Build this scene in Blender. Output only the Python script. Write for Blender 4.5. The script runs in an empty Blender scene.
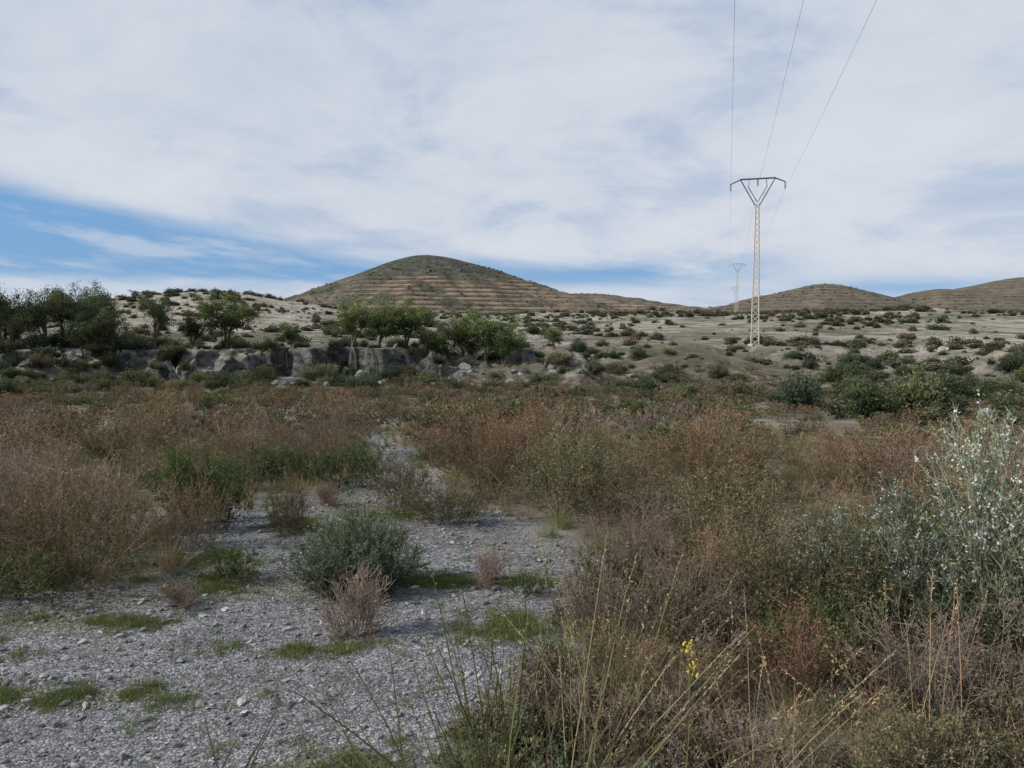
import bpy, math, numpy as np
from mathutils import Vector
sc=bpy.context.scene
sc.view_settings.view_transform='Standard'; sc.view_settings.look='None'; sc.view_settings.exposure=0
PI=math.pi
# ------------------------------------------------------------------ noise
def hsh(xi,yi,s):
    h=(xi.astype(np.int64)*374761393+yi.astype(np.int64)*668265263+s*144269504)&0xffffffff
    h=((h^(h>>13))*1274126177)&0xffffffff
    h=h^(h>>16)
    return (h&0xffffff)/float(0xffffff)
def vn(x,y,s=0):
    x=np.asarray(x,float);y=np.asarray(y,float)
    xi=np.floor(x);yi=np.floor(y);fx=x-xi;fy=y-yi
    fx=fx*fx*(3-2*fx);fy=fy*fy*(3-2*fy)
    a=hsh(xi,yi,s);b=hsh(xi+1,yi,s);c=hsh(xi,yi+1,s);d=hsh(xi+1,yi+1,s)
    return (a*(1-fx)+b*fx)*(1-fy)+(c*(1-fx)+d*fx)*fy
def fbm(x,y,s=0,o=4):
    r=0;a=.5;t=0
    for i in range(o):
        r=r+a*vn(x*2**i+i*17.3,y*2**i-i*9.1,s+i);t+=a;a*=.5
    return r/t
def ss(x,a,b):
    t=np.clip((x-a)/(b-a),0,1);return t*t*(3-2*t)
# ------------------------------------------------------------------ terrain
def smax(a,b,k):
    h=np.clip(.5+.5*(a-b)/k,0,1)
    return b*(1-h)+a*h+k*h*(1-h)
def cone(x,y,cx,cy,Hh,sl,sr,a,ey=1.0):
    dx=x-cx;dy=(y-cy)*ey
    r=np.sqrt(dx*dx+dy*dy)+1e-6
    w=.5+.5*dx/r
    s=sl*(1-w)+sr*w
    ang=np.arctan2(dy,dx)
    g=(fbm(ang*3+20,r/90+3,77,5)-.5)*r*.14
    return Hh-s*(np.sqrt(r*r+a*a)-a)+g
def Hgt(x,y):
    x=np.asarray(x,float);y=np.asarray(y,float)
    d=np.hypot(x,y)
    low=np.interp(y,[-50,8,20,34,48,90],[0,0,-.55,-1.2,-1.6,-1.2])
    high=np.interp(y,[40,60,74,100,150,200,300,500,900,1150,2000,6000],[.7,.85,1.0,2.5,5.0,7.5,10.5,17,35,22,0,0])
    gapn=fbm(x/4+3,x*0+.7,8,2)
    w=.8+20*ss(x,-1,12)+8*ss(-x,30,38)+10*ss(gapn,.50,.60)
    jag=np.abs(fbm(x/2.2,y/2.0,6,4)-.5)*9
    yc=58.5+8.0*(fbm(x/5,x*0+.5,5,3)-.5)*2+jag-6*ss(-x,24,36)+3*ss(x,3,16)
    c=np.clip((y-yc)/w+.5,0,1); c=c*c*(3-2*c)
    hi=high-1.5*ss(fbm(x/3.5,y/7,9,4),.40,.62)*(1-ss(y,66,76))*(1-ss(x,6,12))
    z=low+(hi-low)*c
    z=z+5.0*np.exp(-((x+66)/33)**2-((y-178)/48)**2)
    z=z+2.5*np.exp(-((x-75)/40)**2-((y-150)/40)**2)
    z=z+.10*(fbm(x/2.2,y/2.2,11,3)-.5)*ss(d,1,6)+.5*(fbm(x/9,y/9,12,3)-.5)*ss(d,9,40)
    z=z+4.8*(fbm(x/34,y/34,13,5)-.5)*ss(d,75,200)+9*(fbm(x/120,y/120,14,5)-.5)*ss(d,300,600)
    far=ss(y,250,500)
    m=cone(x,y,-88,800,88,.43,.345,26)
    m=np.maximum(m,-50)
    z1=smax(z,m,8)
    z1=smax(z1,cone(x,y,95,1010,62,.2,.22,40),8)
    z1=smax(z1,cone(x,y,362,900,66,.28,.36,24),5)
    z1=smax(z1,cone(x,y,300,860,51,.3,.3,20),5)
    z1=smax(z1,cone(x,y,510,930,62,.27,.25,22),5)
    z1=smax(z1,cone(x,y,610,930,76,.27,.27,26),5)
    z=np.where(far>0,z*(1-far)+z1*far,z)
    tm=ss(z,22,28)*(1-ss(z,58,70))*ss(y,560,620)*(1-ss(x,150,250))*ss(x,-200,-100)
    st=4.2; q=z/st; f=q-np.floor(q)
    zt=(np.floor(q)+ss(f,.62,1.0))*st
    z=z+(zt-z)*tm*.55
    return z
CLEAR=np.array([(-6,0.2),(-6,4.3),(-3.3,4.5),(-2.3,5.2),(-2.75,6.2),(-2.5,6.9),(-1.95,8.0),(-1.75,10.0),(-2.3,12.6),(-3.2,15.5),(-2.6,15.8),(-1.65,12.8),(-1.0,9.0),(-.45,7.6),(0.15,6.6),(.46,5.5),(.38,4.3),(.15,3.7),(-.1,3.1),(-.35,2.6),(-.4,0.2)])
def sdist(px,py,poly=CLEAR):
    px=np.asarray(px,float);py=np.asarray(py,float)
    best=np.full(px.shape,1e9);ins=np.zeros(px.shape,bool)
    n=len(poly)
    for i in range(n):
        a=poly[i];b=poly[(i+1)%n];e=b-a
        t=np.clip(((px-a[0])*e[0]+(py-a[1])*e[1])/(e@e),0,1)
        best=np.minimum(best,np.hypot(px-a[0]-t*e[0],py-a[1]-t*e[1]))
        cond=((a[1]>py)!=(b[1]>py))
        with np.errstate(divide='ignore',invalid='ignore'):
            xx=(b[0]-a[0])*(py-a[1])/(b[1]-a[1]+1e-12)+a[0]
        ins^=cond&(px<xx)
    return np.where(ins,best,-best)

def mkmesh(name,V,Q,col=None,smooth=False):
    me=bpy.data.meshes.new(name)
    V=np.asarray(V,np.float32);Q=np.asarray(Q,np.int32)
    k=Q.shape[1]
    me.vertices.add(len(V));me.vertices.foreach_set('co',V.ravel())
    me.loops.add(Q.size);me.loops.foreach_set('vertex_index',Q.ravel())
    me.polygons.add(len(Q));me.polygons.foreach_set('loop_start',np.arange(0,Q.size,k,dtype=np.int32))
    me.polygons.foreach_set('loop_total',np.full(len(Q),k,np.int32))
    me.polygons.foreach_set('use_smooth',np.full(len(Q),smooth))
    if col is not None:
        at=me.color_attributes.new('Col','FLOAT_COLOR','POINT')
        c=np.ones((len(V),4),np.float32);c[:,:col.shape[1]]=col
        at.data.foreach_set('color',c.ravel())
    me.update(calc_edges=True)
    return me
def addobj(name,me,mat=None,parent=None,loc=None,coll=None):
    o=bpy.data.objects.new(name,me)
    (coll or sc.collection).objects.link(o)
    if mat and not me.materials: me.materials.append(mat)
    if parent: o.parent=parent
    if loc is not None:o.location=loc
    return o
# ------------------------------------------------------------------ materials
class NT:
    def __init__(s,nt): s.nt=nt
    def n(s,t,**k):
        o=s.nt.nodes.new(t)
        for a,b in k.items(): setattr(o,a,b)
        return o
    def l(s,a,b): s.nt.links.new(a,b)
    def m(s,op,a,b=None,c=None,clamp=False):
        o=s.n('ShaderNodeMath',operation=op);o.use_clamp=clamp
        for i,v in enumerate((a,b,c)):
            if v is None: continue
            if isinstance(v,(int,float)): o.inputs[i].default_value=v
            else: s.l(v,o.inputs[i])
        return o.outputs[0]
    def sstep(s,v,a,b):
        o=s.n('ShaderNodeMapRange',interpolation_type='SMOOTHSTEP')
        s.l(v,o.inputs['Value']);o.inputs['From Min'].default_value=a;o.inputs['From Max'].default_value=b
        return o.outputs[0]
    def noise(s,vec,scale,detail=4,rough=.55,lac=2.0,dist=0):
        o=s.n('ShaderNodeTexNoise');o.inputs['Scale'].default_value=scale;o.inputs['Detail'].default_value=detail
        o.inputs['Roughness'].default_value=rough;o.inputs['Distortion'].default_value=dist
        if vec is not None: s.l(vec,o.inputs['Vector'])
        return o.outputs['Fac']
    def mix(s,f,a,b,mode='MIX'):
        o=s.n('ShaderNodeMix',data_type='RGBA',blend_type=mode)
        if isinstance(f,(int,float)): o.inputs[0].default_value=f
        else: s.l(f,o.inputs[0])
        for sock,v in ((o.inputs[6],a),(o.inputs[7],b)):
            if isinstance(v,tuple): sock.default_value=(*v,1) if len(v)==3 else v
            else: s.l(v,sock)
        return o.outputs[2]
def newmat(name):
    m=bpy.data.materials.new(name);m.use_nodes=True
    m.node_tree.nodes.clear();t=NT(m.node_tree)
    out=t.n('ShaderNodeOutputMaterial');return m,t,out
def foliage(name,trans=.22,var=.3):
    m,t,out=newmat(name)
    a=t.n('ShaderNodeAttribute',attribute_name='Col')
    oi=t.n('ShaderNodeObjectInfo')
    v=t.m('MULTIPLY_ADD',oi.outputs['Random'],2*var,1.13-var)
    h=t.n('ShaderNodeHueSaturation');t.l(a.outputs['Color'],h.inputs['Color']);t.l(v,h.inputs['Value'])
    h.inputs['Saturation'].default_value=.93
    t.l(t.m('MULTIPLY_ADD',t.m('FRACT',t.m('MULTIPLY',oi.outputs['Random'],7.31)),.035,.481),h.inputs['Hue'])
    d=t.n('ShaderNodeBsdfDiffuse');t.l(h.outputs[0],d.inputs['Color'])
    tr=t.n('ShaderNodeBsdfTranslucent');t.l(h.outputs[0],tr.inputs['Color'])
    mx=t.n('ShaderNodeMixShader');mx.inputs[0].default_value=trans
    t.l(d.outputs[0],mx.inputs[1]);t.l(tr.outputs[0],mx.inputs[2]);t.l(mx.outputs[0],out.inputs[0])
    return m
FOL=foliage('foliage')
def ground_mat():
    m,t,out=newmat('ground_gravel_soil')
    co=t.n('ShaderNodeTexCoord').outputs['Object']
    a=t.n('ShaderNodeAttribute',attribute_name='Col')
    mk=t.n('ShaderNodeAttribute',attribute_name='Mask')
    sp=t.n('ShaderNodeSeparateColor');t.l(mk.outputs['Color'],sp.inputs[0])
    grav,rock,hill=sp.outputs[0],sp.outputs[1],sp.outputs[2]
    def vor(scale,feat='F1'):
        v=t.n('ShaderNodeTexVoronoi',feature=feat);v.inputs['Scale'].default_value=scale;t.l(co,v.inputs['Vector']);return v
    v1=vor(95);v2=vor(34);v3=vor(210)
    def lum(v,lo,hi):
        s=t.n('ShaderNodeSeparateColor');t.l(v.outputs['Color'],s.inputs[0])
        return t.m('MULTIPLY_ADD',t.m('POWER',s.outputs[0],1.5),hi-lo,lo)
    l=t.m('MULTIPLY',lum(v1,.5,1.5),lum(v2,.7,1.3));l=t.m('MULTIPLY',l,lum(v3,.75,1.25))
    edge=t.sstep(v1.outputs['Distance'],.75,.35)
    l=t.m('MULTIPLY',l,t.m('MULTIPLY_ADD',edge,.5,.55))
    big=t.noise(co,1.3,5,.6)
    l=t.m('MULTIPLY',l,t.m('MULTIPLY_ADD',big,1.1,.42))
    fine=t.noise(co,28,6,.7)
    soil=t.m('MULTIPLY_ADD',fine,1.1,.45)
    n1=t.noise(co,.9,8,.72);n2=t.noise(co,.12,8,.7)
    fard=t.m('MULTIPLY',t.m('MULTIPLY_ADD',t.sstep(n1,.3,.7),1.0,.5),t.m('MULTIPLY_ADD',t.sstep(n2,.3,.7),.7,.65))
    geo=t.n('ShaderNodeNewGeometry')
    ps=t.n('ShaderNodeSeparateXYZ');t.l(geo.outputs['Position'],ps.inputs[0])
    near=t.sstep(ps.outputs[1],45,15)
    k=t.n('ShaderNodeMix');t.l(near,k.inputs[0]);t.l(fard,k.inputs[2]);t.l(soil,k.inputs[3])
    k2=t.n('ShaderNodeMix');t.l(grav,k2.inputs[0]);t.l(k.outputs[0],k2.inputs[2]);t.l(l,k2.inputs[3])
    sc_=t.n('ShaderNodeVectorMath',operation='SCALE');t.l(a.outputs['Color'],sc_.inputs[0]);t.l(k2.outputs[0],sc_.inputs['Scale'])
    col=sc_.outputs[0]
    n3=t.noise(co,.45,8,.78);spots=t.m('MULTIPLY',t.sstep(n3,.48,.57),t.m('MULTIPLY',rock,.75))
    col=t.mix(spots,col,(.085,.080,.048))
    n5=t.noise(co,.11,9,.85);sp2=t.m('MULTIPLY',t.sstep(n5,.50,.58),t.m('MULTIPLY',rock,.8))
    col=t.mix(sp2,col,(.40,.365,.315))
    mp=t.n('ShaderNodeMapping');mp.inputs['Scale'].default_value=(.8,.8,1.5);t.l(co,mp.inputs[0])
    rn=t.noise(mp.outputs[0],1.1,9,.75,dist=.4)
    nz=t.n('ShaderNodeSeparateXYZ');t.l(geo.outputs['Normal'],nz.inputs[0])
    steep=t.m('MULTIPLY',t.sstep(nz.outputs[2],.90,.66),t.m('SUBTRACT',1,hill))
    rr=t.n('ShaderNodeValToRGB');t.l(rn,rr.inputs[0])
    e=rr.color_ramp.elements;e[0].position=.42;e[0].color=(.035,.034,.031,1);e[1].position=.66;e[1].color=(.23,.227,.215,1)
    col=t.mix(t.m('MULTIPLY',steep,t.m('MULTIPLY',t.sstep(ps.outputs[1],40,50),t.sstep(ps.outputs[1],400,200))),col,rr.outputs[0])
    zz=t.m('ADD',ps.outputs[2],t.m('MULTIPLY',t.m('SUBTRACT',t.noise(co,.012,3),.5),5))
    f=t.m('FRACT',t.m('DIVIDE',ps.outputs[2],4.2))
    rise=t.m('MULTIPLY',t.sstep(f,.58,.70),t.sstep(f,1.0,.90))
    f2=t.m('FRACT',t.m('DIVIDE',zz,2.1))
    rise2=t.m('MULTIPLY',t.m('MULTIPLY',t.sstep(f2,.5,.7),t.sstep(f2,1.0,.85)),.45)
    rise=t.m('MAXIMUM',rise,rise2)
    brk=t.sstep(t.noise(co,.026,8,.75),.38,.54)
    rise=t.m('MULTIPLY',t.m('MULTIPLY',rise,hill),brk)
    col=t.mix(t.m('MULTIPLY',rise,.9),col,(.29,.20,.14))
    p=t.n('ShaderNodeBsdfPrincipled');p.inputs['Roughness'].default_value=.9;p.inputs['Specular IOR Level'].default_value=.2
    t.l(col,p.inputs['Base Color'])
    hsum=t.m('ADD',t.m('MULTIPLY',t.m('SUBTRACT',1,v1.outputs['Distance']),.006),t.m('MULTIPLY',fine,.012))
    hsum=t.m('ADD',hsum,t.m('MULTIPLY',t.m('MULTIPLY',rn,.9),t.m('SUBTRACT',1,near)))
    b=t.n('ShaderNodeBump');b.inputs['Strength'].default_value=.9;b.inputs['Distance'].default_value=1.0
    t.l(hsum,b.inputs['Height']);t.l(b.outputs[0],p.inputs['Normal'])
    t.l(p.outputs[0],out.inputs[0]);return m
def stone_mat(name,c1,c2):
    m,t,out=newmat(name)
    co=t.n('ShaderNodeTexCoord').outputs['Object'];oi=t.n('ShaderNodeObjectInfo')
    n=t.noise(co,3,6,.7)
    v=t.m('MULTIPLY',t.m('MULTIPLY_ADD',t.sstep(n,.3,.7),.8,.6),t.m('MULTIPLY_ADD',t.m('POWER',oi.outputs['Random'],1.6),.85,.35))
    c=t.mix(t.m('FRACT',t.m('MULTIPLY',oi.outputs['Random'],13.7)),c1,c2)
    s=t.n('ShaderNodeVectorMath',operation='SCALE');t.l(c,s.inputs[0]);t.l(v,s.inputs['Scale'])
    p=t.n('ShaderNodeBsdfPrincipled');p.inputs['Roughness'].default_value=.85
    t.l(s.outputs[0],p.inputs['Base Color']);t.l(p.outputs[0],out.inputs[0]);return m
def simple(name,c,rough=.6,metal=0,ns=6,amt=.4):
    m,t,out=newmat(name);co=t.n('ShaderNodeTexCoord').outputs['Object']
    n=t.noise(co,ns,5,.6);v=t.m('MULTIPLY_ADD',n,amt*2,1-amt)
    s=t.n('ShaderNodeVectorMath',operation='SCALE');s.inputs[0].default_value=c;t.l(v,s.inputs['Scale'])
    p=t.n('ShaderNodeBsdfPrincipled');p.inputs['Roughness'].default_value=rough;p.inputs['Metallic'].default_value=metal
    t.l(s.outputs[0],p.inputs['Base Color']);t.l(p.outputs[0],out.inputs[0]);return m
GM=ground_mat();SM=stone_mat('grey_stone',(.23,.235,.25),(.29,.275,.245));LM=stone_mat('limestone',(.18,.18,.178),(.25,.24,.21))

# ------------------------------------------------------------------ terrain mesh
af=np.radians(np.arange(-48,48.001,.16));ab=np.radians(np.arange(51,309,3.0))
ang=np.concatenate([af,ab])
rad=np.concatenate([np.geomspace(.3,50,230)[:-1],np.arange(50,74,.2),np.geomspace(74,560,170)[:-1],np.arange(560,900,1.6),np.geomspace(900,1200,50)[:-1],np.geomspace(1200,6000,25)])
A,Rr=np.meshgrid(ang,rad);X=(Rr*np.sin(A)).ravel();Y=(Rr*np.cos(A)).ravel()
Z=Hgt(X,Y)
nr,na=len(rad),len(ang)
ii,jj=np.meshgrid(np.arange(nr-1),np.arange(na),indexing='ij');j2=(jj+1)%na
Q=np.stack([ii*na+jj,ii*na+j2,(ii+1)*na+j2,(ii+1)*na+jj],-1).reshape(-1,4)[:,::-1]
V=np.stack([X,Y,Z],1);V=np.vstack([V,[[0,0,Hgt(0,0)]]])
D=np.hypot(X,Y)
sd=sdist(X,Y)+(fbm(X*2.3,Y*2.3,31,3)-.5)*.8
grav=ss(sd,-.25,.15)
def C(*c):return np.array(c)[None,:]
def mixc(a,b,f):return a*(1-f[:,None])+b*f[:,None]
soil=mixc(C(.12,.10,.072),C(.21,.19,.16),ss(fbm(X*.9,Y*.9,33),.4,.65))
col=mixc(soil,C(.235,.235,.242),grav)
col=mixc(col,C(.175,.16,.12),ss(fbm(X*.8+5,Y*1.4,36,4),.46,.64)*.75*grav)
gp=np.zeros_like(X)
GP=[(-2.0,3.4,.6,.12),(-1.1,3.95,.38,.11),(-2.3,4.3,.4,.10),(-.35,5.0,.5,.12),(-2.2,5.6,.45,.2),(-3.2,3.9,.5,.15),(-.75,2.8,.35,.12),(.0,4.2,.25,.25),(-1.7,6.5,.35,.2),(-1.0,7.0,.4,.2),(-2.0,5.0,.3,.2)]
for gx,gy,rx,ry in GP: gp=np.maximum(gp,1-np.clip(np.hypot((X-gx)/rx,(Y-gy)/ry),0,1.5)/1.5)
gpm=ss(gp+(fbm(X*9,Y*9,35,3)-.5)*.9,.35,.75)*(D<12)
col=mixc(col,C(.14,.155,.07),gpm*.75)
midn=fbm(X/22,Y/22,41,5);f1=fbm(X/6,Y/6,42,4)
mid=mixc(C(.135,.125,.082),C(.30,.27,.22),ss(midn*.6+f1*.4,.41,.58))
pale=np.exp(-((X-50)/21)**2-((Y-77)/16)**2)+.7*np.exp(-((X+55)/30)**2-((Y-160)/50)**2)+.5*np.exp(-((X-60)/50)**2-((Y-130)/30)**2)
mid=mixc(mid,C(.46,.41,.34),np.clip(pale,0,1)*ss(f1,.32,.54))
col=mixc(col,mid,ss(D,48,64))
hl=ss(Y,420,620)
hn=fbm(X/60,Y/60,43,5)
hc=mixc(C(.046,.047,.031),C(.105,.088,.062),ss(hn,.44,.62))
hc=mixc(hc,C(.044,.048,.033),ss(Z,52,72))
hc=mixc(hc,C(.090,.073,.055),.65*ss(X,200,300))
col=mixc(col,hc,hl)
mask=np.zeros((len(V),4),np.float32);mask[:,3]=1
mask[:-1,0]=grav
mask[:-1,1]=ss(D,60,80)*(1-.85*hl)
hillm=ss(Y,560,640)*ss(Z,18,26)*(1-ss(Z+(hn-.5)*50,48,64))*(1-ss(X,140,260))*ss(X+(f1-.5)*60,-170,-80)
hillm=np.maximum(hillm,.35*ss(Y,700,800)*(X>200))
mask[:-1,2]=hillm
col=np.vstack([col,[[.25,.25,.25]]])
me=mkmesh('ground_terrain',V,Q,col,True)
at=me.color_attributes.new('Mask','FLOAT_COLOR','POINT');at.data.foreach_set('color',mask.ravel())
addobj('ground',me,GM)

# ------------------------------------------------------------------ plant building
class B:
    def __init__(s):s.V=[];s.Q=[];s.C=[];s.n=0
    def add(s,V,Q,C):
        s.V.append(V);s.Q.append(Q+s.n);s.C.append(C);s.n+=len(V)
    def mesh(s,name):return mkmesh(name,np.concatenate(s.V),np.concatenate(s.Q),np.concatenate(s.C))
def nrm(v):return v/(np.linalg.norm(v,axis=-1,keepdims=True)+1e-9)
def ribbons(b,P,w0,w1,col,rng):
    N,K,_=P.shape
    T=nrm(np.gradient(P,axis=1));rv=nrm(rng.normal(size=(N,1,3)))
    S=nrm(np.cross(T,np.broadcast_to(rv,T.shape)))
    w=np.linspace(1,0,K)[None,:,None]*(w0-w1)+w1
    L=P-S*w*.5;R=P+S*w*.5
    V=np.stack([L,R],2).reshape(-1,3)
    n,k=np.meshgrid(np.arange(N),np.arange(K-1),indexing='ij')
    o=(n*K+k)*2
    Qq=np.stack([o,o+1,o+3,o+2],-1).reshape(-1,4)
    Cc=np.repeat(np.broadcast_to(col,(N,3)),K*2,axis=0)
    b.add(V,Qq,Cc)
def leaves(b,c,d,l,w,col,rng):
    N=len(c);d=nrm(d);s=nrm(np.cross(d,rng.normal(size=(N,3))))
    l=np.broadcast_to(l,(N,))[:,None];w=np.broadcast_to(w,(N,))[:,None]
    V=np.stack([c,c+d*l*.5+s*w*.5,c+d*l,c+d*l*.5-s*w*.5],1).reshape(-1,3)
    Qq=np.arange(N*4).reshape(N,4)
    b.add(V,Qq,np.repeat(np.broadcast_to(col,(N,3)),4,axis=0))
def at_(P,i,t):
    K=P.shape[1];f=t*(K-1);k=np.clip(np.floor(f).astype(int),0,K-2);r=(f-k)[:,None]
    return P[i,k]*(1-r)+P[i,k+1]*r, nrm(P[i,k+1]-P[i,k])
def lines(s,d,L,K,up,wob,rng):
    N=len(s);P=np.zeros((N,K,3));P[:,0]=s;dd=nrm(d);st=(np.broadcast_to(L,(N,))/(K-1))[:,None]
    for k in range(1,K):
        dd=nrm(dd+np.array([0,0,up])+rng.normal(size=(N,3))*wob)
        P[:,k]=P[:,k-1]+dd*st
    return P
def tint(c0,c1,h,rng,j=.3):
    n=len(h);c=np.asarray(c0)[None]*(1-h[:,None])+np.asarray(c1)[None]*h[:,None]
    return c*rng.uniform(1-j,1+j,(n,1))*rng.uniform(.93,1.07,(n,3))
def shrub(name,seed,R,H,ns,nb,nt,nl,cl,ch,cs,leaf,bl=.35,tl=.14,up=.12,lt=.2,w=1.0,mixp=None,flower=None,ecc=.7,hr=(.15,.8),lobes=(.65,1.08)):
    rng=np.random.default_rng(seed);b=B()
    nl_=4;la=rng.uniform(0,2*PI,nl_);lh=rng.uniform(lobes[0],lobes[1],nl_)
    th=rng.uniform(0,2*PI,ns);q=np.sqrt(rng.uniform(0,1,ns))
    la_=1 if lobes[0]<.9 else .3
    lob=1+la_*(.25*np.sin(th*2+seed)+.15*np.sin(th*3+seed*2))
    lo_=lh[np.argmin(np.abs(np.angle(np.exp(1j*(th[:,None]-la[None])))),axis=1)]
    tip=np.stack([R*q*np.cos(th)*lob,R*q*np.sin(th)*lob,H*lo_*np.sqrt(1-(.92*q)**2)*rng.uniform(.75,1.0,ns)],1)
    base=np.stack([tip[:,0]*.18,tip[:,1]*.18,np.full(ns,-.03)],1)+rng.normal(size=(ns,3))*[.02,.02,0]
    K=5;t=np.linspace(0,1,K)[None,:]
    P=np.zeros((ns,K,3))
    for a in range(2):P[:,:,a]=base[:,a,None]+(tip-base)[:,a,None]*t**ecc
    P[:,:,2]=base[:,2,None]+(tip-base)[:,2,None]*t**1.15
    P[:,1:]+=rng.normal(size=(ns,K-1,3))*.02*H
    ribbons(b,P,.007*w,.0025*w,tint(cs,cs,np.zeros(ns),rng),rng)
    i=rng.integers(0,ns,ns*nb);tt=rng.uniform(.12,.95,ns*nb)
    s,d=at_(P,i,tt);d=nrm(d*.9+rng.normal(size=s.shape)*.5)
    P2=lines(s,d,H*bl*(1.15-.6*tt)*rng.uniform(.5,1.2,len(tt)),3,up,.13,rng)
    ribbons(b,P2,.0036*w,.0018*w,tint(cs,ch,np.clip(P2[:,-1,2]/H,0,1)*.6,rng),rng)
    i=rng.integers(0,len(P2),ns*nb*nt);tt=rng.uniform(.1,1,len(i))
    s,d=at_(P2,i,tt);d=nrm(d*.8+rng.normal(size=s.shape)*.5)
    P3=lines(s,d,H*tl*rng.uniform(.4,1.3,len(tt)),2,up,.12,rng)
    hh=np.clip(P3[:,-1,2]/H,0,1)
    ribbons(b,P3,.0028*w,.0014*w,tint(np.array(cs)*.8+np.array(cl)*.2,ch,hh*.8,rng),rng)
    i=rng.integers(0,len(P3),nl);tt=rng.uniform(lt,1,nl)
    s,d=at_(P3,i,tt);d=nrm(d+rng.normal(size=s.shape)*.55)
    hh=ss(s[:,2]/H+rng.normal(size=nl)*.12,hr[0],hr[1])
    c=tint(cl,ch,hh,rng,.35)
    if mixp is not None:
        k=rng.random(nl)<mixp[0];c[k]=tint(mixp[1],mixp[1],hh[k],rng,.3)
    L=leaf[0]*rng.uniform(.6,1.3,nl)
    leaves(b,s,d,L,leaf[1]*rng.uniform(.7,1.3,nl),c,rng)
    if flower is not None:
        nf=flower[0];i=rng.integers(0,len(P3),nf);s,d=at_(P3,i,rng.uniform(.3,1,nf))
        k=s[:,2]>flower[3]*H;s=s[k];d=d[k]
        for q_ in range(2):
            leaves(b,s,d+rng.normal(size=s.shape)*.9,flower[2],flower[2]*.7,tint(flower[1],flower[1],np.zeros(len(s)),rng,.25),rng)
    me=b.mesh(name)
    me.materials.append(FOL)
    return me
def proto(coll,name,me):
    o=bpy.data.objects.new(name,me);coll.objects.link(o);return o
PC=bpy.data.collections.new('shrub_kinds')
PF=bpy.data.collections.new('shrub_kinds_far')
kinds=[]
def both(tag,seed,R,H,cl,ch,cs,leaf,nl=8500,ns=42,nb=9,nt=4,**k):
    kinds.append(tag)
    me=shrub(tag,seed,R,H,ns,nb,nt,nl,cl,ch,cs,leaf,**k)
    proto(PC,'k%02d_%s'%(len(kinds)-1,tag),me)
    k2=dict(k);k2['w']=2.6;k2['tl']=.12
    me2=shrub(tag+'_far',seed,R*.92,H*.92,20,5,2,1700,cl,ch,cs,(max(leaf[0]*2.0,.032),.018),**k2)
    proto(PF,'k%02d_%s'%(len(kinds)-1,tag),me2)
    return me
both('heath',1,.55,.85,(.050,.062,.024),(.235,.148,.085),(.15,.105,.075),(.019,.007))
both('heath',2,.6,.8,(.050,.066,.024),(.25,.17,.095),(.16,.12,.083),(.019,.007))
both('heath',3,.5,.9,(.075,.067,.036),(.23,.145,.088),(.14,.10,.073),(.017,.0065))
both('dry_mauve',4,.6,.85,(.08,.07,.050),(.225,.17,.135),(.195,.15,.125),(.016,.006),nl=6500,nt=5)
both('dry_mauve',5,.55,.8,(.07,.067,.042),(.235,.18,.135),(.20,.155,.125),(.016,.006),nl=6500,nt=5)
both('green_broom',6,.5,.7,(.026,.040,.014),(.080,.112,.036),(.08,.08,.04),(.030,.007),nl=10000,up=.25)
both('green_broom',7,.6,.6,(.030,.045,.018),(.10,.125,.047),(.09,.085,.045),(.026,.008),nl=10000,up=.2)
both('olive_scrub',8,.6,.75,(.036,.048,.021),(.145,.142,.070),(.12,.095,.065),(.022,.008),nl=9500,mixp=(.25,(.22,.145,.08)))
both('olive_scrub',9,.55,.8,(.034,.048,.020),(.13,.132,.062),(.13,.10,.07),(.021,.008),nl=9500,mixp=(.28,(.24,.165,.09)))
both('tan_scrub',10,.55,.8,(.072,.074,.036),(.28,.21,.125),(.18,.14,.095),(.018,.008),nl=8000,mixp=(.06,(.38,.26,.08)))
both('rust_scrub',11,.6,.75,(.065,.062,.03),(.265,.155,.085),(.16,.11,.075),(.018,.007),nl=8500)
both('grey_scrub',12,.5,.5,(.05,.06,.036),(.16,.17,.12),(.12,.11,.085),(.019,.007),nl=10500)
PB=bpy.data.collections.new('bush_kinds')
for s_ in range(5):
    rng=np.random.default_rng(50+s_);b=B()
    nc=26;cc=nrm(rng.normal(size=(nc,3)))*rng.uniform(.2,.85,(nc,1))*[.62,.62,.42];cc[:,2]=np.abs(cc[:,2])*1.2+.1
    i=rng.integers(0,nc,520);p=cc[i]+rng.normal(size=(520,3))*.13;p[:,2]=np.abs(p[:,2])
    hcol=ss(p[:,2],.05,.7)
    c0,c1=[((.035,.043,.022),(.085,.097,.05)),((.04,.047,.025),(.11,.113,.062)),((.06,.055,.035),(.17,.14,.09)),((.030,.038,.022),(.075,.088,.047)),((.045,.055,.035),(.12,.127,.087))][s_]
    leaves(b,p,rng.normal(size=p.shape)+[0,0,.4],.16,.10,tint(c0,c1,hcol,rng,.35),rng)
    st=np.zeros((12,3));P=lines(st,cc[:12],.6,4,.1,.1,rng);ribbons(b,P,.04,.015,(.08,.065,.05),rng)
    m_=b.mesh('bush');m_.materials.append(FOL);proto(PB,'b%02d'%s_,m_)
PBB=bpy.data.collections.new('bank_bush_kinds')
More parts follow.
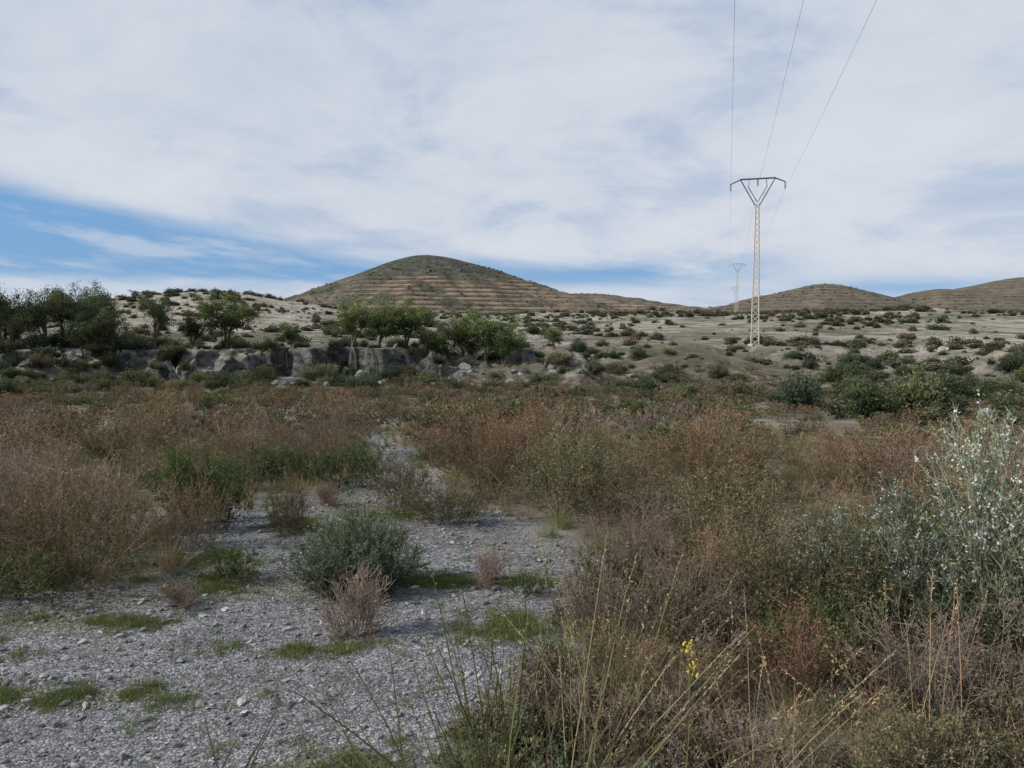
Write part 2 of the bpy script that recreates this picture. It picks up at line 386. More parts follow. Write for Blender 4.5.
for s_ in range(4):
    rng=np.random.default_rng(60+s_);b=B()
    nc=60;cc=nrm(rng.normal(size=(nc,3)))*rng.uniform(.3,.95,(nc,1))*[.62,.62,.5];cc[:,2]=np.abs(cc[:,2])*1.3+.08
    nL=3400;i=rng.integers(0,nc,nL);p=cc[i]+rng.normal(size=(nL,3))*.075;p[:,2]=np.abs(p[:,2])
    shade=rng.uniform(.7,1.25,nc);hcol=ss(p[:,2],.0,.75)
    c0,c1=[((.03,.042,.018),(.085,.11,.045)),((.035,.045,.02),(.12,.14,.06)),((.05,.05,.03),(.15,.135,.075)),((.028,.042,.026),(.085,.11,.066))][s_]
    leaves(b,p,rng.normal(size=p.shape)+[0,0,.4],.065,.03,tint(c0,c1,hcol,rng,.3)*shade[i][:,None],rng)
    P=lines(np.zeros((24,3)),cc[:24],.75,4,.1,.1,rng);ribbons(b,P,.03,.01,(.08,.065,.05),rng)
    m_=b.mesh('bush');m_.materials.append(FOL);proto(PBB,'b%02d'%s_,m_)
PG=bpy.data.collections.new('grass_kinds')
for s_,(c0,c1,hh,n_) in enumerate([((.08,.10,.035),(.14,.17,.055),.035,60),((.10,.11,.045),(.17,.19,.07),.028,60),((.17,.13,.075),(.33,.25,.14),.28,50),((.10,.10,.045),(.27,.21,.11),.22,55),((.16,.13,.07),(.34,.25,.14),.38,40),((.06,.09,.025),(.14,.17,.055),.16,60)]):
    rng=np.random.default_rng(80+s_);b=B()
    base=rng.normal(size=(n_,3))*[1,1,0]*(.035 if hh<.1 else .03)
    d=rng.normal(size=(n_,3))*[.45,.45,0]+[0,0,1]
    P=lines(base,d,hh*rng.uniform(.5,1.2,n_),4,-.08,.12,rng)
    ribbons(b,P,.003,.001,tint(c0,c1,rng.random(n_),rng,.2),rng)
    m_=b.mesh('grass');m_.materials.append(FOL);proto(PG,'g%02d'%s_,m_)
def rockmesh(seed,flat=.6,sub=2,mat=SM,rough=.008):
    import bmesh
    bm=bmesh.new();bmesh.ops.create_icosphere(bm,subdivisions=sub,radius=.5)
    rng=np.random.default_rng(seed)
    ax=nrm(rng.normal(size=(9,3)));of=rng.uniform(.20,.38,9)
    sy=rng.uniform(.65,.9)
    for v in bm.verts:
        p=np.array(v.co)
        for a_,o_ in zip(ax,of):
            dd=p@a_
            if dd>o_:p=p-a_*(dd-o_)*.97
        p=p*[1,sy,flat]
        v.co=p+rng.normal(size=3)*rough
    me=bpy.data.meshes.new('stone');bm.to_mesh(me);bm.free();me.materials.append(mat);return me
PR=bpy.data.collections.new('stone_kinds')
for s_ in range(6):proto(PR,'r%02d'%s_,rockmesh(s_,[.5,.7,.4,.8,.55,.35][s_],1))
PRB=bpy.data.collections.new('boulder_kinds')
for s_ in range(5):proto(PRB,'r%02d'%s_,rockmesh(20+s_,[.6,.9,.5,.8,1.1][s_],3,LM,.014))

def scatter(name,pts,rot,scl,idx,coll):
    pts=np.asarray(pts,np.float32);n=len(pts)
    me=bpy.data.meshes.new(name);me.vertices.add(n);me.vertices.foreach_set('co',pts.ravel())
    for nm,ty,ar in (('rot','FLOAT_VECTOR',rot),('scl','FLOAT_VECTOR',scl)):
        a=me.attributes.new(nm,ty,'POINT');a.data.foreach_set('vector',np.asarray(ar,np.float32).ravel())
    a=me.attributes.new('idx','INT','POINT');a.data.foreach_set('value',np.asarray(idx,np.int32))
    o=addobj(name,me)
    ng=bpy.data.node_groups.new(name+'_gn','GeometryNodeTree')
    ng.interface.new_socket('Geometry',in_out='INPUT',socket_type='NodeSocketGeometry')
    ng.interface.new_socket('Geometry',in_out='OUTPUT',socket_type='NodeSocketGeometry')
    N=ng.nodes.new;gi=N('NodeGroupInput');go=N('NodeGroupOutput');ip=N('GeometryNodeInstanceOnPoints')
    ci=N('GeometryNodeCollectionInfo');ci.inputs['Collection'].default_value=coll
    ci.inputs['Separate Children'].default_value=True;ci.inputs['Reset Children'].default_value=True
    L=ng.links.new
    def na_(nm,ty):
        x=N('GeometryNodeInputNamedAttribute');x.data_type=ty;x.inputs['Name'].default_value=nm;return x.outputs['Attribute']
    L(gi.outputs[0],ip.inputs['Points']);L(ci.outputs[0],ip.inputs['Instance']);ip.inputs['Pick Instance'].default_value=True
    L(na_('idx','INT'),ip.inputs['Instance Index']);L(na_('rot','FLOAT_VECTOR'),ip.inputs['Rotation']);L(na_('scl','FLOAT_VECTOR'),ip.inputs['Scale'])
    L(ip.outputs[0],go.inputs[0])
    md=o.modifiers.new('scatter','NODES');md.node_group=ng
    return o
def zrot(n,rng,tilt=.06):
    r=rng.normal(size=(n,3))*tilt;r[:,2]=rng.uniform(0,2*PI,n);return r
def uscl(s,rng,j=.12):
    n=len(s);return s[:,None]*rng.uniform(1-j,1+j,(n,3))
def fan(n,d0,d1,a0,a1,rng,p=2.0):
    d=(rng.uniform(d0**p,d1**p,n))**(1/p);a=np.radians(rng.uniform(a0,a1,n));return d*np.sin(a),d*np.cos(a)
def dart(x,y,sp):
    keep=[];grid={};c=sp.max()
    for i in range(len(x)):
        gx,gy=int(x[i]//c),int(y[i]//c);ok=True
        for a in (-1,0,1):
            for b_ in (-1,0,1):
                for j in grid.get((gx+a,gy+b_),()):
                    if (x[i]-x[j])**2+(y[i]-y[j])**2<((sp[i]+sp[j])*.5)**2:ok=False;break
                if not ok:break
            if not ok:break
        if ok:keep.append(i);grid.setdefault((gx,gy),[]).append(i)
    return np.array(keep)

# hand placed close plants ------------------------------------------------
def plant(name,me,x,y,s=(1,1,1),rz=0):
    o=addobj(name,me,loc=(x,y,float(Hgt(x,y))));o.scale=s;o.rotation_euler=(0,0,rz);return o
kd=[o.data for o in PC.objects]
HAND=[ # kind,x,y,rscale,hscale,name
 (0,-2.95,5.0,1.15,1.15,'dry_heath_shrub'),(4,-3.5,5.9,1.2,1.2,'dry_mauve_shrub'),(3,-4.4,6.3,1.1,1.25,'dry_mauve_shrub'),
 (2,-2.45,5.75,.6,.8,'dry_heath_shrub'),(1,-4.0,4.9,1.0,1.1,'dry_heath_shrub'),(6,-3.2,4.75,.85,.5,'green_broom_shrub'),
 (5,-2.65,6.4,.75,1.05,'green_broom_shrub'),(7,-1.82,6.2,.36,.7,'olive_scrub'),(6,-1.75,8.5,.95,1.0,'green_broom_shrub'),(6,-2.6,8.8,.8,.95,'green_broom_shrub'),
 (7,-.62,6.8,.85,.66,'olive_scrub'),(8,-1.1,7.3,.6,.7,'olive_scrub'),(8,.45,7.2,1.1,1.1,'olive_scrub'),(1,1.1,6.6,1.0,1.05,'dry_heath_shrub'),(10,-.1,8.6,1.1,1.1,'rust_scrub'),
 (3,.85,5.2,.72,.72,'dry_mauve_shrub'),(8,1.6,5.6,1.0,.88,'olive_scrub'),(7,2.2,5.1,.9,.75,'olive_scrub'),
 (4,.9,4.1,.78,.72,'dry_mauve_shrub'),(8,1.65,4.2,.95,.85,'olive_scrub'),(10,1.25,3.3,.75,.65,'rust_scrub'),(0,.65,3.3,.6,.42,'dry_heath_shrub'),
 (3,1.85,3.1,.8,.75,'dry_mauve_shrub'),(7,1.35,2.5,.7,.52,'olive_scrub'),(4,.8,2.6,.62,.45,'dry_mauve_shrub'),(8,1.9,2.3,.6,.6,'olive_scrub'),
 (7,.35,2.6,.42,.32,'olive_scrub'),(6,.95,2.1,.5,.4,'green_broom_shrub'),(6,1.5,3.65,.65,.65,'green_broom_shrub'),
 (5,2.9,4.9,1.0,1.0,'green_broom_shrub'),(11,1.0,8.4,.9,1.0,'grey_scrub'),
]
rng=np.random.default_rng(9)
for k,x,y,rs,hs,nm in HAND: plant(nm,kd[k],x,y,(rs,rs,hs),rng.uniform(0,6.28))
dome=shrub('dome',101,.45,.53,240,8,4,36000,(.04,.052,.028),(.165,.195,.12),(.10,.09,.065),(.019,.0055),bl=.18,tl=.10,up=.2,ecc=.95,hr=(.05,.6),lobes=(.92,1.08))
plant('grey_green_dome_bush',dome,-1.0,4.85)
twg=shrub('twig',102,.14,.42,26,9,5,1300,(.13,.10,.075),(.23,.18,.14),(.19,.145,.11),(.011,.0035),bl=.4,tl=.16,up=.25)
plant('dry_twig_plant',twg,-.83,4.1)
plant('dry_twig_plant',twg,-.15,4.95,(.9,.9,.62),1)
plant('dry_twig_plant',twg,-2.0,4.6,(.8,.8,.4),2)
plant('dry_twig_plant',twg,-1.75,7.3,(.9,.9,.6),2)
spr=shrub('sprig',103,.22,.30,16,6,4,1500,(.05,.08,.025),(.12,.15,.05),(.1,.09,.05),(.02,.006),bl=.4,up=.3)
plant('green_sprig_plant',spr,-1.85,5.05)
plant('green_sprig_plant',spr,-1.2,6.2,(1,1,.8),2)
plant('green_sprig_plant',spr,.1,4.75,(.7,.7,.6),4)
ros=shrub('rosemary',104,.46,1.3,50,13,5,21000,(.07,.085,.045),(.20,.235,.145),(.19,.16,.12),(.030,.0055),bl=.22,tl=.06,up=.45,ecc=.8,flower=(3600,(.50,.49,.52),.013,.4),lobes=(.8,1.05))
ro2=shrub('rosemary',105,.48,1.0,50,12,5,19000,(.07,.085,.045),(.20,.235,.145),(.19,.16,.12),(.030,.0055),bl=.24,tl=.06,up=.45,ecc=.8,flower=(3600,(.50,.49,.52),.013,.4),lobes=(.8,1.05))
plant('rosemary_bush',ros,2.45,3.55,(1,1,1.18));plant('rosemary_bush',ro2,2.15,3.95,(1,1,1.0),1);plant('rosemary_bush',ro2,3.1,4.1,(1,1,1.35),3)
gr=shrub('grey_front',106,.34,.42,60,9,5,10000,(.06,.08,.045),(.17,.21,.12),(.12,.11,.07),(.034,.0055),bl=.3,tl=.14,up=.35)
plant('grey_green_herb',gr,.12,2.12,(1,1,.9));plant('grey_green_herb',gr,.42,2.1,(.9,.9,.85),2)
plant('grey_green_herb',gr,-.1,2.45,(.7,.7,.6),3);plant('grey_green_herb',gr,.0,2.9,(.6,.6,.5),5)
def stalks(name,x,y,n,seed,h0,h1,lean,c0,c1,w=.0055,heads=True):
    rng=np.random.default_rng(seed);b=B()
    base=rng.normal(size=(n,3))*[.08,.07,0];d=np.stack([rng.normal(size=n)*lean[1]+lean[0],rng.normal(size=n)*.2,np.ones(n)],1)
    P=lines(base,d,rng.uniform(h0,h1,n),9,-.04,.03,rng)
    c_=tint(c0,c1,rng.random(n),rng,.2)
    ribbons(b,P,w,.0022,c_,rng);ribbons(b,P,w,.0022,c_,rng)
    if heads:
        i=rng.integers(0,n,n*22);s,dd=at_(P,i,rng.uniform(.75,1,len(i)))
        leaves(b,s,dd+rng.normal(size=s.shape)*.4,.014,.0045,tint(c1,c1,rng.random(len(i)),rng,.3),rng)
    m_=b.mesh(name);m_.materials.append(FOL);return plant(name,m_,x,y)
stalks('grass_stalks',-.05,2.15,34,1,.55,1.0,(.05,.22),(.07,.10,.03),(.20,.19,.08),w=.0085)
stalks('grass_stalks',.12,2.15,22,2,.6,1.05,(.4,.3),(.15,.14,.07),(.36,.28,.17),w=.006)
stalks('grass_stalks',-.15,2.2,10,3,.6,.95,(-.5,.2),(.09,.11,.04),(.2,.17,.08),w=.007,heads=False)
stalks('grass_stalks',.75,2.4,20,4,.5,.85,(.1,.4),(.2,.14,.08),(.33,.24,.14),w=.0035)
stalks('grass_stalks',1.5,2.7,14,5,.5,.8,(.0,.4),(.18,.12,.07),(.31,.22,.12),w=.0035)
stalks('grass_stalks',.35,2.7,22,7,.5,.9,(.1,.3),(.18,.15,.09),(.35,.28,.18),w=.0045)
stalks('dry_stem',-1.05,2.6,5,6,.25,.4,(-.1,.35),(.10,.07,.05),(.14,.10,.07),w=.009,heads=False)
rng=np.random.default_rng(5);b=B()
P=lines(np.zeros((3,3)),np.array([[.03,0,1],[.1,0,1],[-.06,.1,1.]]),.66,6,0,.05,rng);ribbons(b,P,.004,.002,(.12,.15,.05),rng)
s=P[:,-1][rng.integers(0,2,60)]+rng.normal(size=(60,3))*.012;leaves(b,s,rng.normal(size=s.shape),.012,.007,(.5,.38,.04),rng)
m_=b.mesh('yellow_flower_plant');m_.materials.append(FOL);plant('yellow_flower_plant',m_,.50,2.25)

# mass of shrubs ------------------------------------------------------------
rng=np.random.default_rng(21)
x,y=fan(30000,2.0,62,-50,50,rng,1.75)
d=np.hypot(x,y);sz=.5+.95*rng.random(len(x))**1.4
sp=1.06*sz*(1+.1*ss(d,10,40))
hx=np.array([h[1] for h in HAND]+[-1.0,-.8,2.5,2.2,3.1]);hy=np.array([h[2] for h in HAND]+[4.85,4.1,3.6,4.0,4.1])
dh=np.min(np.hypot(x[:,None]-hx,y[:,None]-hy),axis=1)
ok=(sdist(x,y)<-.42*sz)&(dh>.5+.35*sz-.1)&((d>4.2)|(x>.9))&(d>2.1)
op=fbm(x/4,y/4,61,3);ok&=~((op>.56)&(d>8)&(rng.random(len(x))<.85))
ok&=(y<56+6*ss(x,5,15)-6*ss(-x,20,30))
x,y,d,sz,sp=[a[ok] for a in (x,y,d,sz,sp)]
o_=np.argsort(-sz+rng.normal(size=len(sz))*.15);x,y,d,sz,sp=[a[o_] for a in (x,y,d,sz,sp)]
k=dart(x,y,sp);x,y,d,sz=[a[k] for a in (x,y,d,sz)]
n=len(x);n1=fbm(x/5,y/5,71,3);n2=fbm(x/3,y/3,72,2);r=rng.random(n)
idx=np.where(n1<.46,rng.choice([0,1,2,3,4,10],n),np.where(n1<.54,rng.choice([0,1,8,9,10,2,7],n),rng.choice([7,8,4,11,1,0],n)))
idx=np.where((n2>.60)|(r<.12),rng.choice([5,6,7,8],n),idx)
lf=(x<-1.5)&(d<14)&(r>.25);idx=np.where(lf,rng.choice([0,3,4,3,1,7],n),idx)
hz=(.32+.63*sz)*np.where(np.isin(idx,[5,6]),.9,1.0)*rng.uniform(.85,1.15,n)
az0=np.degrees(np.arctan2(x,y))
hz=hz*(1-.25*ss(d,14,34))*(1-.4*ss(az0,12,20)*ss(d,8,12))
z=Hgt(x,y)
scl=np.stack([sz,sz*rng.uniform(.85,1.15,n),hz],1)
nearm=d<12
print('SHRUBS',n,nearm.sum())
rot=zrot(n,rng)
P=np.stack([x,y,z],1)
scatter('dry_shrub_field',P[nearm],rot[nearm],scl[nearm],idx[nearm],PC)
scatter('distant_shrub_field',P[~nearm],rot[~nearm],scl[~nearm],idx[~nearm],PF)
x,y=fan(5500,2.2,18,-45,45,rng,1.7);ok=(sdist(x,y)<.05)
x,y=x[ok],y[ok];n=len(x);s=rng.uniform(.5,1.1,n)
scatter('dry_grass',np.stack([x,y,Hgt(x,y)],1),zrot(n,rng,.15),uscl(s,rng),rng.choice([2,3,3,5,5],n),PG)
x=rng.uniform(-.2,2.4,420);y=rng.uniform(2.0,5.2,420);k=(sdist(x,y)<.0)&(fbm(x*1.5,y*1.5,97,3)>.42);x,y=x[k],y[k];n=len(x)
s=rng.uniform(.2,.42,n)
scatter('low_herbs',np.stack([x,y,Hgt(x,y)],1),zrot(n,rng,.2),uscl(s,rng,.2),rng.choice([3,1,6,7,8,11,4],n),PF)
xs=[];ys=[]
for gx,gy,rx,ry in GP:
    m_=int(1500*rx*ry*3.1)+40
    a=rng.normal(size=m_)*rx*.62+gx;b_=rng.normal(size=m_)*ry*.62+gy;xs.append(a);ys.append(b_)
a,b_=fan(600,2.5,10,-42,10,rng,1.7);xs.append(a);ys.append(b_)
x=np.concatenate(xs);y=np.concatenate(ys);k=(fbm(x*6,y*6,91,3)>.47);x,y=x[k],y[k];n=len(x)
scatter('green_grass',np.stack([x,y,Hgt(x,y)],1),zrot(n,rng,.2),uscl(rng.uniform(.4,1.0,n),rng),rng.choice([0,1],n),PG)
x,y=fan(50000,1.8,14,-48,30,rng,1.25);s=.007+.011*rng.random(len(x))**2+.035*rng.random(len(x))**16
sdd=sdist(x,y);k=(sdd>-.35)&(rng.random(len(x))<ss(sdd+.9*(fbm(x*1.5,y*1.5,93,3)-.5),-.5,.25));x,y,s=x[k],y[k],s[k];n=len(x)
s=s*(1+.10*np.hypot(x,y))
print('STONES',n)
scatter('gravel',np.stack([x,y,Hgt(x,y)+s*.1],1),zrot(n,rng,.3),uscl(s,rng,.3),rng.integers(0,6,n),PR)
x,y=fan(600,2.3,9,-45,10,rng,1.4);s=rng.uniform(.03,.10,len(x))*rng.uniform(.5,1,len(x));k=sdist(x,y)>-.1;x,y,s=x[k],y[k],s[k];n=len(x)
scatter('flat_stones',np.stack([x,y,Hgt(x,y)+s*.08],1),zrot(n,rng,.15),uscl(s,rng,.3),rng.choice([0,2,5],n),PR)

# mid-distance bushes -------------------------------------------------------
x,y=fan(32000,58,420,-46,46,rng,1.1)
dn=.6*fbm(x/24,y/24,95,4)+.4*fbm(x/6,y/6,98,3);k=(rng.random(len(x))<.04+.96*ss(dn,.44,.60))&~((y<68)&(x>-26)&(x<0));x,y=x[k],y[k];n=len(x);d=np.hypot(x,y)
s=(.22+1.4*rng.random(n)**2.8)*(1+.6*ss(d,100,400));s=np.where((x>5)&(d<120),s*.9,s)
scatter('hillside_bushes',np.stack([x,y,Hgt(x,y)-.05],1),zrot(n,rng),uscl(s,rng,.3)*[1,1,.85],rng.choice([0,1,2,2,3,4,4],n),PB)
x,y=fan(14000,420,1000,-46,46,rng,1.6);dn=fbm(x/50,y/50,96,4);zz=Hgt(x,y)
fr=np.mod(zz/4.2,1);k=(dn>rng.uniform(.3,.6,len(x)))&~((fr>.5)&(zz<62)&(x>-130)&(rng.random(len(x))<.8));x,y,zz=x[k],y[k],zz[k];n=len(x)
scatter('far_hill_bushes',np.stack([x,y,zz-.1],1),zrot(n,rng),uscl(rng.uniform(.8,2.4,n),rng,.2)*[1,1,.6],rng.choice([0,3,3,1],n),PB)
xs=[];ys=[];ss_=[];ii_=[]
def grp(n,x0,x1,y0,y1,s0,s1,kinds_):
    xs.append(rng.uniform(x0,x1,n));ys.append(rng.uniform(y0,y1,n));ss_.append(s0+(s1-s0)*rng.random(n)**1.6);ii_.append(rng.choice(kinds_,n))
grp(150,-46,-25,38,57,.6,1.6,[0,1,2,2,3])
grp(40,-46,-27,58,68,1.3,2.3,[0,1,3])
grp(46,-26,-1,62,68,.6,1.5,[0,1,3])
grp(72,-34,3,50,60,.6,2.0,[1,2,0,3])
grp(12,8.4,15,19,30,.9,2.0,[3,0,3,1])
grp(14,11,23,27,40,.9,2.2,[3,3,0,1])
grp(22,22,42,44,66,.8,2.2,[3,3,0,1])
grp(30,0,14,54,76,.5,1.7,[0,3,1,2])
grp(60,3,32,34,66,.5,1.6,[2,3,1,0])
x,y,s,i_=[np.concatenate(a) for a in (xs,ys,ss_,ii_)]
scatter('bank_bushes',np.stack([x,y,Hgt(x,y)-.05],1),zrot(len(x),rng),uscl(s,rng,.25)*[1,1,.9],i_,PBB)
x1=rng.uniform(-34,4,110);y1=58+rng.normal(size=110)*2.4-3*ss(-x1,24,32);s1=rng.uniform(.4,1.9,110)*rng.uniform(.35,1,110)
x2,y2=fan(1600,66,260,-42,44,rng,1.3);s2=.2+.9*rng.random(1600)**2
k=fbm(x2/14,y2/14,99,3)>.5;x2,y2,s2=x2[k],y2[k],s2[k]
x=np.concatenate([x1,x2]);y=np.concatenate([y1,y2]);s=np.concatenate([s1,s2])
scatter('limestone_boulders',np.stack([x,y,Hgt(x,y)-s*.02],1),zrot(len(x),rng,.3),uscl(s,rng,.3),rng.integers(0,5,len(x)),PRB)

# trees -----------------------------------------------------------------------
def tube(b,P,r,col,ns=6):
    K=len(P);T=nrm(np.gradient(P,axis=0));u=nrm(np.cross(T,np.array([.31,.9,.17])));v=np.cross(T,u)
    a=np.linspace(0,2*PI,ns,endpoint=False)
    V=(P[:,None]+(u[:,None]*np.cos(a)[None,:,None]+v[:,None]*np.sin(a)[None,:,None])*np.asarray(r)[:,None,None]).reshape(-1,3)
    k,j=np.meshgrid(np.arange(K-1),np.arange(ns),indexing='ij');j2=(j+1)%ns
    b.add(V,np.stack([k*ns+j,k*ns+j2,(k+1)*ns+j2,(k+1)*ns+j],-1).reshape(-1,4),np.broadcast_to(col,(len(V),3)).copy())
def tree(seed,H,R,c0,c1,nl=6500,th=.30):
    rng=np.random.default_rng(seed);b=B();bark=np.array((.10,.08,.06))
    ends=[];k0=rng.integers(2,4)
    for q in range(k0):
        a=rng.uniform(0,6.28);d=np.array([[math.cos(a)*.25,math.sin(a)*.25,1.]])
        P=lines(np.zeros((1,3)),d,H*.6,6,.03,.10,rng)[0];P[0,2]=-.1;tube(b,P,np.linspace(.030*H,.014*H,6),bark)
        for l in range(6):
            i=rng.integers(2,6);a=rng.uniform(0,6.28);d=np.array([[math.cos(a),math.sin(a),rng.uniform(.3,1.3)]])
            P2=lines(P[i][None],d,R*rng.uniform(.5,.95),6,.05,.14,rng)[0];tube(b,P2,np.linspace(.012*H,.005*H,6),bark,5)
            for g in range(4):
                j=rng.integers(2,6);d=rng.normal(size=(1,3))+[0,0,.5]
                P3=lines(P2[j][None],d,R*rng.uniform(.25,.5),4,.05,.15,rng)[0];tube(b,P3,np.linspace(.005*H,.002*H,4),bark,4)
                ends.append(P3[-1]);ends.append(P3[2])
    e=np.array(ends);e=np.vstack([e,e[:24]+rng.normal(size=(24,3))*.15*R])
    e=e[e[:,2]>H*th]
    shade=rng.uniform(.6,1.3,len(e));i=rng.integers(0,len(e),nl)
    p=e[i]+rng.normal(size=(nl,3))*rng.uniform(.05,.12,(nl,1))*R*[1,1,.8]
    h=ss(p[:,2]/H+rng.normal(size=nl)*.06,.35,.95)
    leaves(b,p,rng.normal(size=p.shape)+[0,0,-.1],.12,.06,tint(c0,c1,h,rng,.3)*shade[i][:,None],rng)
    m_=b.mesh('tree_crown');m_.materials.append(FOL);return m_
TD=[tree(200+i,4.6,2.1,(.035,.047,.022),(.09,.115,.05),7500,.25) for i in range(4)]
TG=[tree(210+i,3.2,1.9,(.045,.065,.022),(.145,.18,.065),8000,.22) for i in range(3)]
TR=[(0,-39.5,59,1.4),(1,-36.0,60,1.1),(3,-33.3,61,1.1),(0,-31,60,.85),(1,-28.6,62,.95),(3,-43,60,1.4),(1,-41,63,1.15),(2,-37.0,64,1.2),(3,-34.5,65,.9),(1,-46,62,1.3),(2,-26.5,64,.75),(1,-32,58,.7),(3,-38,57.5,.9),(2,-42,58,1.1)]
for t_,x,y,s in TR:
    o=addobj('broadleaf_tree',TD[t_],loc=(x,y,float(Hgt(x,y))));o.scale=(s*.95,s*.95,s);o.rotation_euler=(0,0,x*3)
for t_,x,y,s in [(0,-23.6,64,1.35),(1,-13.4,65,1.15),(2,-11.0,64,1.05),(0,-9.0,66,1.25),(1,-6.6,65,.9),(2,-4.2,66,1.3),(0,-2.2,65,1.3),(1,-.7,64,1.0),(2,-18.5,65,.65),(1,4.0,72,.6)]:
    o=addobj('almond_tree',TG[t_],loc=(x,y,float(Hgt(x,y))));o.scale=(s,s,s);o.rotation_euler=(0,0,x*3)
for x,y,s in [(-70,185,.5),(-78,180,.6),(-86,178,.7),(150,820,2.2),(160,825,1.8)]:
    o=addobj('broadleaf_tree',TD[int(abs(x))%3],loc=(x,y,float(Hgt(x,y))-.6));o.scale=(s,s,s*.8)

# pylons ------------------------------------------------------------------------
STEEL=simple('painted_steel',(.50,.45,.37),.6,.1,2,.15)
DARK=simple('dark_galvanised_steel',(.13,.13,.13),.5,.3,4,.2)
INS=simple('insulator_glass',(.16,.13,.10),.25,0,4,.2)
WIRE=simple('aluminium_wire',(.34,.34,.36),.5,.2,4,.1)
CONC=simple('concrete',(.35,.34,.32),.9)
def beam(b,p,q,r):
    p=np.array(p,float);q=np.array(q,float);tube(b,np.array([p,q]),[r,r],(1,1,1),4)
def pylon(x,y,rz,Ht=16.0):
    z=float(Hgt(x,y));E=bpy.data.objects.new('electricity_pylon',None);sc.collection.objects.link(E);E.location=(x,y,z);E.rotation_euler=(0,0,rz)
    b=B();hb=Ht-2.3;n=24
    hw=lambda h:.36+(.15-.36)*h/hb
    cor=[(-1,-1),(1,-1),(1,1),(-1,1)]
    for c in cor: beam(b,(c[0]*hw(0),c[1]*hw(0),-.3),(c[0]*hw(hb),c[1]*hw(hb),hb),.055)
    for i in range(n):
        h0=hb*i/n;h1=hb*(i+1)/n
        for f in range(4):
            a,c=cor[f],cor[(f+1)%4]
            if i%2:a,c=c,a
            beam(b,(a[0]*hw(h0),a[1]*hw(h0),h0),(c[0]*hw(h1),c[1]*hw(h1),h1),.03)
    m_=b.mesh('lattice_mast');m_.materials.append(STEEL);addobj('lattice_mast',m_,parent=E)
    b=B();w=.12
    for sgn in (-1,1):
        for yy in (-w,w):
            beam(b,(sgn*.14,yy,hb-.3),(sgn*1.55,yy,Ht-.05),.045)
            beam(b,(sgn*.03,yy,hb+.15),(sgn*.85,yy,Ht-.75),.03)
            beam(b,(sgn*.85,yy,Ht-.75),(sgn*.75,yy,Ht-.02),.028)
            beam(b,(sgn*1.5,yy,Ht),(sgn*2.5,yy*.3,Ht-.42),.045)
        for q in range(5):
            t0=q/5;xx=sgn*(.14+1.41*t0);zz=hb-.3+2.55*t0;beam(b,(xx,-w,zz),(sgn*(.14+1.41*(t0+.2)),w,zz+.5),.02)
    for yy in (-w,w): beam(b,(-1.6,yy,Ht),(1.6,yy,Ht),.055)
    for q in range(8):
        x0=-1.6+q*.4;s_=1 if q%2 else -1;beam(b,(x0,-w*s_,Ht),(x0+.4,w*s_,Ht),.02)
    m_=b.mesh('crossarm');m_.materials.append(DARK);addobj('crossarm',m_,parent=E)
    b=B();att=[(-2.45,Ht-.42),(0,Ht-.06),(2.45,Ht-.42)]
    for ax,az in att:
        zs=np.linspace(az,az-.62,26);rs=np.where(np.arange(26)%4<2,.08,.03)
        tube(b,np.stack([np.full(26,ax),np.zeros(26),zs],1),rs,(1,1,1),8)
    m_=b.mesh('insulators');m_.materials.append(INS);addobj('insulators',m_,parent=E)
    b=B();tube(b,np.array([[0,0,-.6],[0,0,.12]]),[.75,.7],(1,1,1),4)
    m_=b.mesh('footing');m_.materials.append(CONC);addobj('footing',m_,parent=E)
    cs,sn=math.cos(rz),math.sin(rz)
    return [np.array([x+ax*cs,y+ax*sn,z+az-.64]) for ax,az in att]
rz=-math.atan2(47,166)
p1=pylon(23.2,74,rz,15.7);p2=pylon(69.5,240,rz);p0=pylon(-23.0,-92,rz);p3=pylon(126,440,rz)
b=B()
for A_,B_ in ((p0,p1),(p1,p2),(p2,p3)):
    for a,c in zip(A_,B_):
        t=np.linspace(0,1,60)[:,None];P=a+(c-a)*t;P[:,2]-=4*2.2*(t*(1-t))[:,0]
        tube(b,P,np.full(60,.0065),(1,1,1),5)
m_=b.mesh('power_lines');m_.materials.append(WIRE);addobj('power_lines',m_)

# sky --------------------------------------------------------------------------
w=bpy.data.worlds.new('World');sc.world=w;w.use_nodes=True;w.node_tree.nodes.clear();t=NT(w.node_tree)
SUN=Vector((-.85,-.22,.62)).normalized()
el=math.asin(SUN.z);az_=math.atan2(SUN.x,SUN.y)
sky=t.n('ShaderNodeTexSky',sky_type='NISHITA');sky.sun_disc=False;sky.sun_elevation=el;sky.sun_rotation=az_%(2*PI)
sky.air_density=1.0;sky.dust_density=.5;sky.ozone_density=1.5
tc=t.n('ShaderNodeTexCoord').outputs['Generated'];sp=t.n('ShaderNodeSeparateXYZ');t.l(tc,sp.inputs[0])
x,y,z=sp.outputs
az=t.m('ARCTAN2',x,y);azc=t.m('MINIMUM',t.m('MAXIMUM',az,-.8),.8)
def comb(a,b,c=0.0):
    o=t.n('ShaderNodeCombineXYZ')
    for i,v in enumerate((a,b,c)):
        if isinstance(v,(int,float)):o.inputs[i].default_value=v
        else:t.l(v,o.inputs[i])
    return o.outputs[0]
st=comb(t.m('MULTIPLY',x,2.2),t.m('ADD',t.m('MULTIPLY',z,13),t.m('MULTIPLY',x,1.6)),t.m('MULTIPLY',y,2.2))
n1=t.noise(st,1.0,6,.55);n2=t.noise(st,2.3,6,.6)
zp=t.m('ADD',t.m('MAXIMUM',z,0.0),.22)
per=comb(t.m('DIVIDE',x,zp),t.m('DIVIDE',y,zp),0.0)
n3=t.noise(per,1.6,9,.62,dist=.3);n4=t.noise(per,.45,5,.5)
e_=t.m('SUBTRACT',z,t.m('MULTIPLY_ADD',azc,-.13,.084))
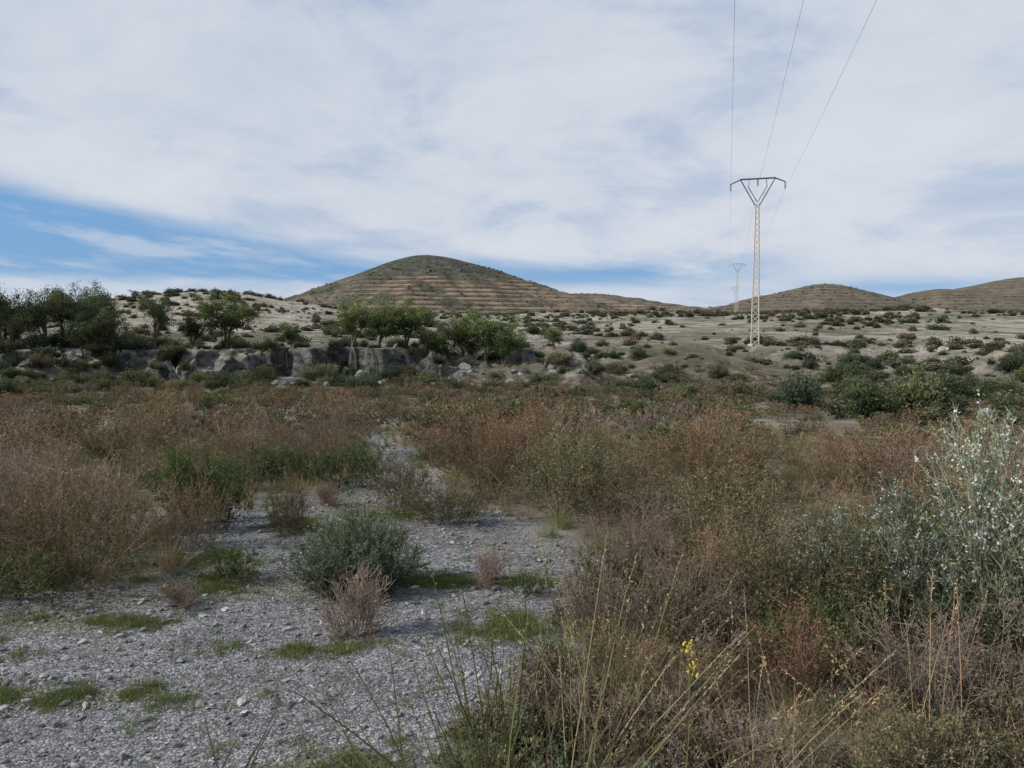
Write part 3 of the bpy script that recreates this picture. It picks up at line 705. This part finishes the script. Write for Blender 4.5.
cover=t.sstep(t.m('ADD',e_,t.m('MULTIPLY',t.m('SUBTRACT',n1,.5),.08)),-.014,.026)
low=t.m('MULTIPLY',t.sstep(t.m('ADD',z,t.m('MULTIPLY',t.m('SUBTRACT',n2,.5),.05)),.080,.058),.85)
wisp=t.m('MULTIPLY',t.sstep(n2,.50,.68),.5)
mask=t.m('MAXIMUM',t.m('MAXIMUM',cover,low),wisp)
def gauss(a0,e0,sa,se,k):
    q=t.m('ADD',t.m('POWER',t.m('DIVIDE',t.m('SUBTRACT',az,a0),sa),2),t.m('POWER',t.m('DIVIDE',t.m('SUBTRACT',z,e0),se),2))
    return t.m('MULTIPLY',t.m('POWER',2.718,t.m('MULTIPLY',q,-1)),k)
gap=t.m('ADD',gauss(.14,.084,.17,.014,1.0),gauss(.47,.060,.14,.012,.9))
gap=t.m('MULTIPLY',gap,t.sstep(n2,.72,.50))
mask=t.m('MULTIPLY',mask,t.m('SUBTRACT',1,t.m('MINIMUM',gap,1.0)))
thin=t.m('MULTIPLY',t.sstep(n3,.52,.36),.22)
mask=t.m('MULTIPLY',mask,t.m('SUBTRACT',.98,thin))
dens=t.m('ADD',t.m('ADD',t.m('MULTIPLY',n3,.65),t.m('MULTIPLY',n4,.6)),t.m('MULTIPLY',z,-.25))
cc=t.mix(t.sstep(dens,.34,.70),(4.7,5.5,6.8),(6.9,7.25,7.9))
blue=t.mix(.75,sky.outputs[0],(1.5,3.6,6.9))
blue=t.mix(t.sstep(z,.10,.0),blue,(3.0,4.9,7.2))
fin=t.mix(mask,blue,cc)
bg=t.n('ShaderNodeBackground');bg.inputs['Strength'].default_value=.1;t.l(fin,bg.inputs['Color'])
ow=t.n('ShaderNodeOutputWorld');t.l(bg.outputs[0],ow.inputs[0])
ld=bpy.data.lights.new('sun','SUN');ld.energy=5.0;ld.angle=math.radians(.6);ld.color=(1,.95,.88)
lo=bpy.data.objects.new('sun',ld);sc.collection.objects.link(lo);lo.rotation_euler=(-SUN).to_track_quat('-Z','Y').to_euler()
# camera --------------------------------------------------------------------------
cd=bpy.data.cameras.new('camera');cd.sensor_width=36;cd.lens=27.2;cd.clip_end=20000;cd.clip_start=.05
co=bpy.data.objects.new('camera',cd);sc.collection.objects.link(co);co.location=(0,0,1.6);co.rotation_euler=(math.radians(90-3.26),0,0)
sc.camera=co
